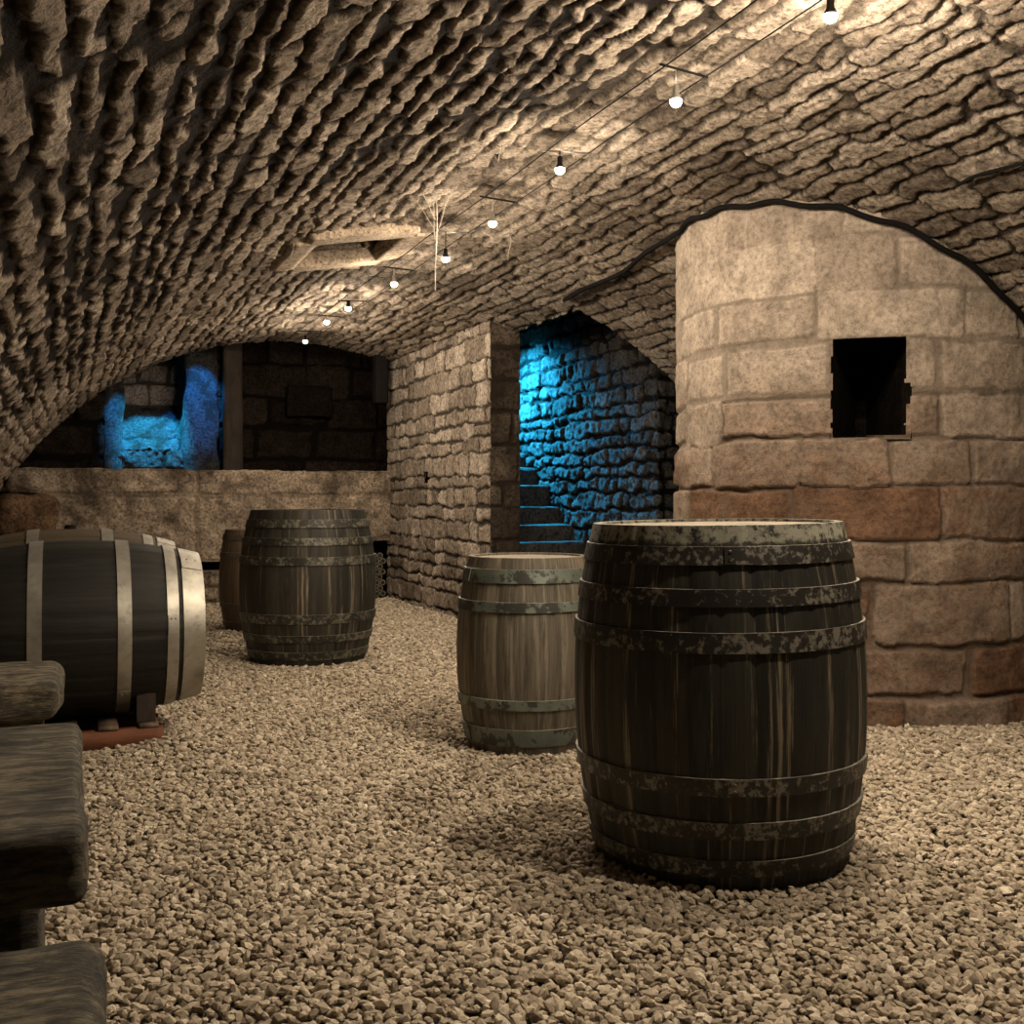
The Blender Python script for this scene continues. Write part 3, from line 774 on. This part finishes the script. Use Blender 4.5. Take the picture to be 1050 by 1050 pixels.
def head_mesh(Re, z, up):
    r0 = Re - 0.029; np_ = 6; V = []; F = []
    # head planks with fine gaps between
    xs = np.linspace(-r0, r0, np_ + 1)
    for i in range(np_):
        a, b = xs[i] + 0.0012, xs[i + 1] - 0.0012
        pts = []
        for t in np.linspace(a, b, 7):
            pts.append((t, math.sqrt(max(0, r0 * r0 - t * t))))
        for t in np.linspace(b, a, 7):
            pts.append((t, -math.sqrt(max(0, r0 * r0 - t * t))))
        b0 = len(V); n = len(pts)
        for zz in (z - 0.012, z + 0.012):
            for (x, y) in pts: V.append((x, y, zz))
        F.append(tuple(b0 + k for k in range(n))); F.append(tuple(b0 + n + k for k in range(n))[::-1])
        for k in range(n): F.append((b0 + k, b0 + (k + 1) % n, b0 + n + (k + 1) % n, b0 + n + k))
    me = bpy.data.meshes.new('barrel_head'); me.from_pydata(V, [], F)
    bm = bmesh.new(); bm.from_mesh(me); bmesh.ops.recalc_face_normals(bm, faces=bm.faces); bm.to_mesh(me); bm.free()
    return me

def barrel(label, H, Rb, Re, hoops, stave_m, hoop_m, head_m, loc, rot, nst=26, seed=0, bung=False, th=0.008, lap=2.0, group=None, center=False):
    t = thing('wine_barrel', label, 'barrel', loc, rot, group)
    dz = -H / 2 if center else 0.0
    parts = [link('staves', stave_mesh(H, Rb, Re, nst, seed), stave_m, t)]
    for i, (a, b) in enumerate(hoops):
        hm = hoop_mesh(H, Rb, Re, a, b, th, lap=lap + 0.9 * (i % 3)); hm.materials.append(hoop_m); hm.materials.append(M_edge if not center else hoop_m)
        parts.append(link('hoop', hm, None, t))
    parts.append(link('barrel_head', head_mesh(Re, H - 0.022, True), head_m, t))
    parts.append(link('barrel_head', head_mesh(Re, 0.022, False), head_m, t))
    for p in parts: p.location = (0, 0, dz)
    if bung:
        o = link('bung', lathe_mesh('bung', [(0.034, -0.01), (0.034, 0.018), (0.026, 0.03), (0.0, 0.031)], 16, 'z', False), M_black, t)
        o.location = (bung[0], bung[1], dz + bung[2]); o.rotation_euler = bung[3]
    return t

big_hoops = [(0.050, 0.105), (0.175, 0.230), (0.315, 0.370), (0.757, 0.820), (0.899, 0.953), (1.027, 1.085)]
barrel('large black mouldy barrel standing upright in the foreground at right, with pale drips', 1.15, 0.503, 0.430, big_hoops, M_dark_stave, M_hoop_dark, M_head,
       (2.136, 3.33, -0.004), (math.radians(-0.3), math.radians(-0.75), 0.4), nst=30, seed=1)
barrel('smaller pale oak barrel with greenish hoops, standing behind the large black foreground barrel', 0.945, 0.360, 0.300, [(0.040, 0.123), (0.218, 0.267), (0.686, 0.735), (0.825, 0.890)], M_pale_stave, M_hoop_green, M_headp,
       (2.17, 5.16, -0.004), (0, 0, 1.0), nst=24, seed=2)
barrel('large dark streaked barrel standing upright near the far parapet, six mottled hoops', 1.15, 0.520, 0.430, [(0.045, 0.105), (0.175, 0.230), (0.315, 0.385), (0.745, 0.805), (0.890, 0.945), (1.020, 1.080)], M_dark_stave2, M_hoop_far, M_head,
       (1.73, 8.49, -0.004), (0, 0, 2.2), nst=30, seed=3)
barrel('small brown barrel standing half hidden behind the dark streaked far barrel', 0.945, 0.360, 0.300, [(0.040, 0.09), (0.218, 0.262), (0.690, 0.735), (0.850, 0.905)], M_brown_stave, M_hoop_rust, M_headp,
       (1.69, 10.64, -0.004), (0, 0, 0.7), nst=24, seed=4)
L = 1.18
lie = [(0.0, 0.107), (0.130, 0.186), (0.355, 0.420)]
lie = lie + [(L - b, L - a) for a, b in lie]
lay_rot = (0, PI / 2, 0)
barrel('dark barrel lying on its side on a red pallet at left, bright metal hoops', L, 0.452, 0.372, lie, M_wine_stave, M_hoop_zinc, M_head,
       (0.060, 6.11, 0.562), lay_rot, nst=28, seed=5, th=0.006, lap=3.6, center=True)
barrel('second lying barrel behind the front one, only its brown bunged top showing', L, 0.462, 0.372, lie, M_tan_stave, M_hoop_zinc, M_head,
       (0.020, 7.08, 0.588), lay_rot, nst=28, seed=6, bung=(-0.455, 0.0, L / 2, (0, -PI / 2, 0)), th=0.006, lap=3.3, center=True)

# pallets and chocks that carry the lying barrels
def pallet(label, x0, x1, y0, y1):
    t = thing('pallet', label, 'pallet', ((x0 + x1) / 2, (y0 + y1) / 2, 0))
    w = x1 - x0; d = y1 - y0
    for yy in (-d / 2 + 0.04, 0, d / 2 - 0.04):
        o = rough_block('stringer', (w, 0.08, 0.10), 0.006, 24, 0.004, 6, M_pallet, int(100 + yy * 10), t); o.location = (0, yy, 0.038)
    k = 0
    xs = -w / 2 + 0.05
    while xs < w / 2:
        o = rough_block('deck_board', (0.095, d, 0.02), 0.004, 16, 0.002, 6, M_plank, 130 + k, t); o.location = (xs, 0, 0.098); xs += 0.19; k += 1
    return t
pallet('red brown wooden pallet under the front lying barrel', -0.62, 0.45, 5.75, 6.50)
pallet('wooden pallet hidden beneath the rear lying barrel', -0.62, 0.42, 6.70, 7.40)
def chock(label, x, y, r_bar, cz, thick):
    """saddle cut to the barrel's curve"""
    V = []; F = []; n = 12; hw = 0.30
    for s in (-1, 1):
        for i in range(n + 1):
            yy = -hw + 2 * hw * i / n
            V.append((s * thick / 2, yy, 0.0)); 
        for i in range(n + 1):
            yy = -hw + 2 * hw * i / n
            V.append((s * thick / 2, yy, cz - math.sqrt(max(r_bar ** 2 - yy * yy, 0.0)) - 0.109))
    m = 2 * (n + 1)
    for i in range(n):
        F.append((i, i + 1, n + 1 + i + 1, n + 1 + i)); F.append((m + i + 1, m + i, m + n + 1 + i, m + n + 2 + i))
        F.append((i + 1, i, m + i, m + i + 1)); F.append((n + 1 + i, n + 2 + i, m + n + 2 + i, m + n + 1 + i))
    F += [(0, n + 1, m + n + 1, m), (n, m + n, m + 2 * n + 1, 2 * n + 1)]
    me = bpy.data.meshes.new('barrel_chock'); me.from_pydata(V, [], F)
    o = link('barrel_chock', me, M_boards); o.location = (x, y, 0.109)
    return tag(o, label, 'chock')
chock('dark wooden saddle under the right end of the front lying barrel', 0.37, 6.11, barrel_r(0.5 + 0.30 / 1.18, 0.452, 0.372) - 0.001, 0.562, 0.09)
chock('dark wooden saddle under the right end of the rear lying barrel', 0.32, 7.08, barrel_r(0.5 + 0.30 / 1.18, 0.462, 0.372) - 0.001, 0.588, 0.09)

# ------------------------------------------------------------------ log table and benches at the lower left
def log_seat(name, label, cat, x0, x1, y0, y1, top, th, rad, leg, seed, amp=0.02):
    t = thing(name, label, cat, ((x0 + x1) / 2, (y0 + y1) / 2, 0))
    o = rough_block('seat' if cat == 'bench' else 'tabletop', (x1 - x0, y1 - y0, th), rad, 70, amp, 5, M_log, seed, t, (0.5, 1.2, 1.2)); o.location = (0, 0, top - th / 2)
    lx0, lx1, ly0, ly1 = leg
    for k, dx in enumerate((0.0, -(x1 - x0) + (lx1 - lx0) + 0.12)):
        o = rough_block('leg', (lx1 - lx0, ly1 - ly0, top - th + 0.03), 0.02, 26, 0.008, 5, M_log, seed + 3 + k, t, (1, 1, 0.4))
        o.location = ((lx0 + lx1) / 2 + dx - (x0 + x1) / 2, (ly0 + ly1) / 2 - (y0 + y1) / 2, (top - th + 0.01) / 2 - 0.005)
    return t
log_seat('log_table', 'thick weathered timber table at the lower left edge', 'table', -0.88, 0.022, 1.60, 2.37, 0.776, 0.10, 0.016, (-0.24, -0.035, 1.86, 2.26), 140)
log_seat('log_bench', 'low hewn log bench nearest the camera, in the bottom left corner', 'bench', -0.90, 0.045, 1.30, 1.82, 0.545, 0.14, 0.035, (-0.26, -0.06, 1.42, 1.70), 150)
log_seat('log_bench', 'rounded half log bench just behind the timber table, below the lying barrel', 'bench', -0.86, -0.02, 4.42, 4.97, 0.55, 0.145, 0.045, (-0.26, -0.085, 4.55, 4.85), 160)

# ------------------------------------------------------------------ the string of bulbs
BX0 = 2.40
BULBS = [(3.25, 2.965), (4.081, 2.916), (5.27, 2.956), (6.257, 2.903), (7.15, 2.87), (8.432, 2.93), (9.963, 2.983), (10.866, 2.992), (11.93, 2.94)]
OUT = [(2.08, 2.95)]     # the string runs on over the viewer's head
WIREX = (2.33, 2.55)
WZ = 3.055
def wire(x, label):
    pts = [(x, y, WZ - 0.012 * math.sin((y * 1.3) % PI)) for y in np.linspace(-2.5, 13.2, 60)]
    o = link('light_cable', tube_mesh('light_cable', pts, 0.0035, 6), M_cable); tag(o, label, 'cable')
wire(WIREX[0], 'left one of the two thin cables strung along the vault with the bulbs')
wire(WIREX[1], 'right one of the two thin cables strung along the vault with the bulbs')
ordn = ['nearest glowing bulb, at the top edge of the photo in a black socket', 'second glowing bulb from the camera along the two cables', 'third glowing bulb from the camera, with a bright steel bracket',
        'fourth glowing bulb from the camera, hanging right of the long cobwebs', 'fifth glowing bulb from the camera, right beside the longest cobweb', 'sixth glowing bulb from the camera, right of the ceiling hatch',
        'seventh glowing bulb from the camera, beyond the ceiling hatch', 'eighth glowing bulb from the camera, last but one of the string', 'farthest glowing bulb, last of the string above the dark chamber']
bulb_me = lathe_mesh('glass_bulb', [(0.0, -0.024), (0.009, -0.0222), (0.017, -0.017), (0.0222, -0.009), (0.024, 0.0), (0.0235, 0.004)], 20, 'z', False)
sock_prof = [(0.0245, 0.003), (0.0255, 0.006), (0.020, 0.020), (0.0135, 0.030), (0.0135, 0.062), (0.008, 0.070), (0.0, 0.071)]
def bulb(y, z, label, k, x=BX0, glass=None):
    t = thing('light_bulb', label, 'light bulb', (x, y, z), group='glowing bulbs strung along the vault')
    link('glass_bulb', bulb_me if glass is None else bulb_me.copy(), M_bulb, t)
    if glass is not None: t.children[0].data.materials[0] = glass
    o = link('socket', lathe_mesh('socket', sock_prof, 20, 'z', False), M_black if k % 2 == 0 else M_steel, t)
    link('stem', tube_mesh('stem', [(0, 0, 0.068), (0, 0, WZ - z)], 0.003, 6), M_black if k % 2 == 0 else M_steel, t)
    s = 0.06 * (1 if k % 2 else -1)
    link('cross_bar', tube_mesh('cross_bar', [(WIREX[0] - x - 0.02, -s * 0.4, WZ - z - 0.003), (WIREX[1] - x + 0.02, s * 0.4, WZ - z - 0.003)], 0.0055, 8), M_steel if k in (2, 4) else M_black, t)
for k, ((y, z), lab) in enumerate(zip(BULBS, ordn)): bulb(y, z, lab, k, 2.55 if k == 0 else BX0, M_bulb2 if k == 0 else None)
for k, (y, z) in enumerate(OUT): bulb(y, z, 'bright glowing bulb of the same string, above the viewer and outside the photo', k, 2.55, M_bulb2)

# ------------------------------------------------------------------ black cable over the tower
def spline(pts, n):
    pts = [Vector(p) for p in pts]; out = []
    for i in range(len(pts) - 1):
        p0 = pts[max(i - 1, 0)]; p1 = pts[i]; p2 = pts[i + 1]; p3 = pts[min(i + 2, len(pts) - 1)]
        for k in range(n):
            t = k / n
            out.append(0.5 * ((2 * p1) + (-p0 + p2) * t + (2 * p0 - 5 * p1 + 4 * p2 - p3) * t * t + (-p0 + 3 * p1 - 3 * p2 + p3) * t ** 3))
    out.append(pts[-1]); return out
cp = []
for deg in np.linspace(308, 165, 40):
    a = math.radians(deg); x = TC[0] + (TR + 0.028) * math.cos(a); y = TC[1] + (TR + 0.028) * math.sin(a)
    cp.append((x, y, vault_h(x) - 0.035 + 0.01 * math.sin(deg * 0.37)))
rest = [(3.70, 6.75), (3.78, 7.2), (3.79, 7.85), (3.82, 8.3)]
cp += [(x, y, vault_h(x) - 0.03) for x, y in rest]
pts = spline(cp, 4)
o = link('electric_cable', tube_mesh('electric_cable', pts, 0.017, 8), M_cable); tag(o, 'thick black cable curving over the round tower along the vault', 'cable')

sc_ = [(4.075, 4.22), (4.06, 4.09), (4.068, 3.976), (4.085, 3.80), (4.10, 3.6)]
o = link('electric_cable', tube_mesh('electric_cable', spline([(x, y, vault_h(x) - 0.022) for x, y in sc_], 5), 0.009, 8), M_cable)  # thin black tube laid close under the vault
tag(o, 'short thin black strip on the vault at the right edge above the tower', 'cable')

# ------------------------------------------------------------------ cobwebs
def cobweb(label, x, y, strands):
    V = []; F = []
    for (dx, dy, top, ln, swing, r) in strands:
        n = 14; pts = []
        for i in range(n + 1):
            s = i / n
            pts.append((x + dx * (1 - s) + swing * math.sin(s * 5), y + dy * (1 - s), vault_h(x + dx) + 0.02 - top - ln * s))
        me = tube_mesh('tmp', pts, [r * (0.7 + 0.6 * abs(math.sin(i * 1.7))) for i in range(n + 1)], 5)
        b = len(V); V += [v.co[:] for v in me.vertices]; F += [tuple(b + q for q in p.vertices) for p in me.polygons]
        bpy.data.meshes.remove(me)
    me = bpy.data.meshes.new('cobweb'); me.from_pydata(V, [], F)
    o = link('cobweb', me, M_web); tag(o, label, 'cobweb')
cobweb('longest pale dangling cobweb strands, beside the fifth bulb', 2.12, 6.5, [(0.0, 0.0, 0.0, 0.62, 0.006, 0.0026), (-0.16, 0.05, 0.0, 0.22, 0.01, 0.0015), (0.10, -0.05, 0.0, 0.26, -0.01, 0.0015), (-0.07, -0.1, 0.0, 0.30, 0.008, 0.0015), (-0.11, -0.02, 0.0, 0.17, 0.004, 0.0022)])
cobweb('short dangling cobweb thread right of the fourth bulb', 2.93, 7.3, [(0.0, 0.0, 0.0, 0.20, 0.01, 0.002)])
cobweb('small cobweb thread left of the third bulb, high on the vault', 2.15, 5.5, [(0.0, 0.0, 0.0, 0.11, 0.006, 0.0015)])
cobweb('thin cobweb thread hanging just left of the ceiling hatch', 1.42, 7.5, [(0.0, 0.0, 0.0, 0.14, 0.01, 0.0015)])

# ------------------------------------------------------------------ coloured lamps
def spot(name, loc, target, energy, col, size, blend, radius):
    L_ = bpy.data.lights.new(name, 'SPOT'); L_.energy = energy; L_.color = col; L_.spot_size = math.radians(size); L_.spot_blend = blend; L_.shadow_soft_size = radius
    o = bpy.data.objects.new(name, L_); COL.objects.link(o); o.location = loc
    o.rotation_euler = (Vector(target) - Vector(loc)).to_track_quat('-Z', 'Y').to_euler()
    return o
spot('stair_blue_lamp', (4.10, 11.55, 3.0), (4.76, 11.0, 1.4), 3600, (0.02, 0.42, 0.85), 118, 0.8, 0.05)
spot('alcove_blue_lamp', (1.02, 14.45, 3.3), (1.05, 15.22, 1.9), 1300, (0.03, 0.46, 0.9), 46, 0.5, 0.04)
spot('post_blue_lamp', (1.58, 14.2, 3.35), (1.60, 14.93, 2.55), 420, (0.02, 0.26, 0.9), 40, 0.5, 0.04)
spot('jamb_blue_lamp', (0.68, 14.3, 3.25), (0.62, 14.98, 2.2), 420, (0.02, 0.34, 0.9), 22, 0.5, 0.04)

# ------------------------------------------------------------------ world, camera, view
w = bpy.data.worlds.new('World'); scene.world = w; w.use_nodes = True
w.node_tree.nodes['Background'].inputs[0].default_value = (0.012, 0.009, 0.007, 1); w.node_tree.nodes['Background'].inputs[1].default_value = 0.2

cam = bpy.data.cameras.new('Camera'); co = bpy.data.objects.new('Camera', cam); COL.objects.link(co)
co.location = (0, 0, CAM_H); co.rotation_euler = (PI / 2, 0, -YAW)
cam.sensor_width = 36; cam.lens = 36 * 1130 / 1050; cam.shift_y = -13 / 1050
cam.clip_start = 0.05; cam.clip_end = 100
scene.camera = co
scene.view_settings.view_transform = 'Standard'; scene.view_settings.look = 'None'
scene.view_settings.gamma = 1; scene.view_settings.use_curve_mapping = False
scene.view_settings.exposure = 0.12
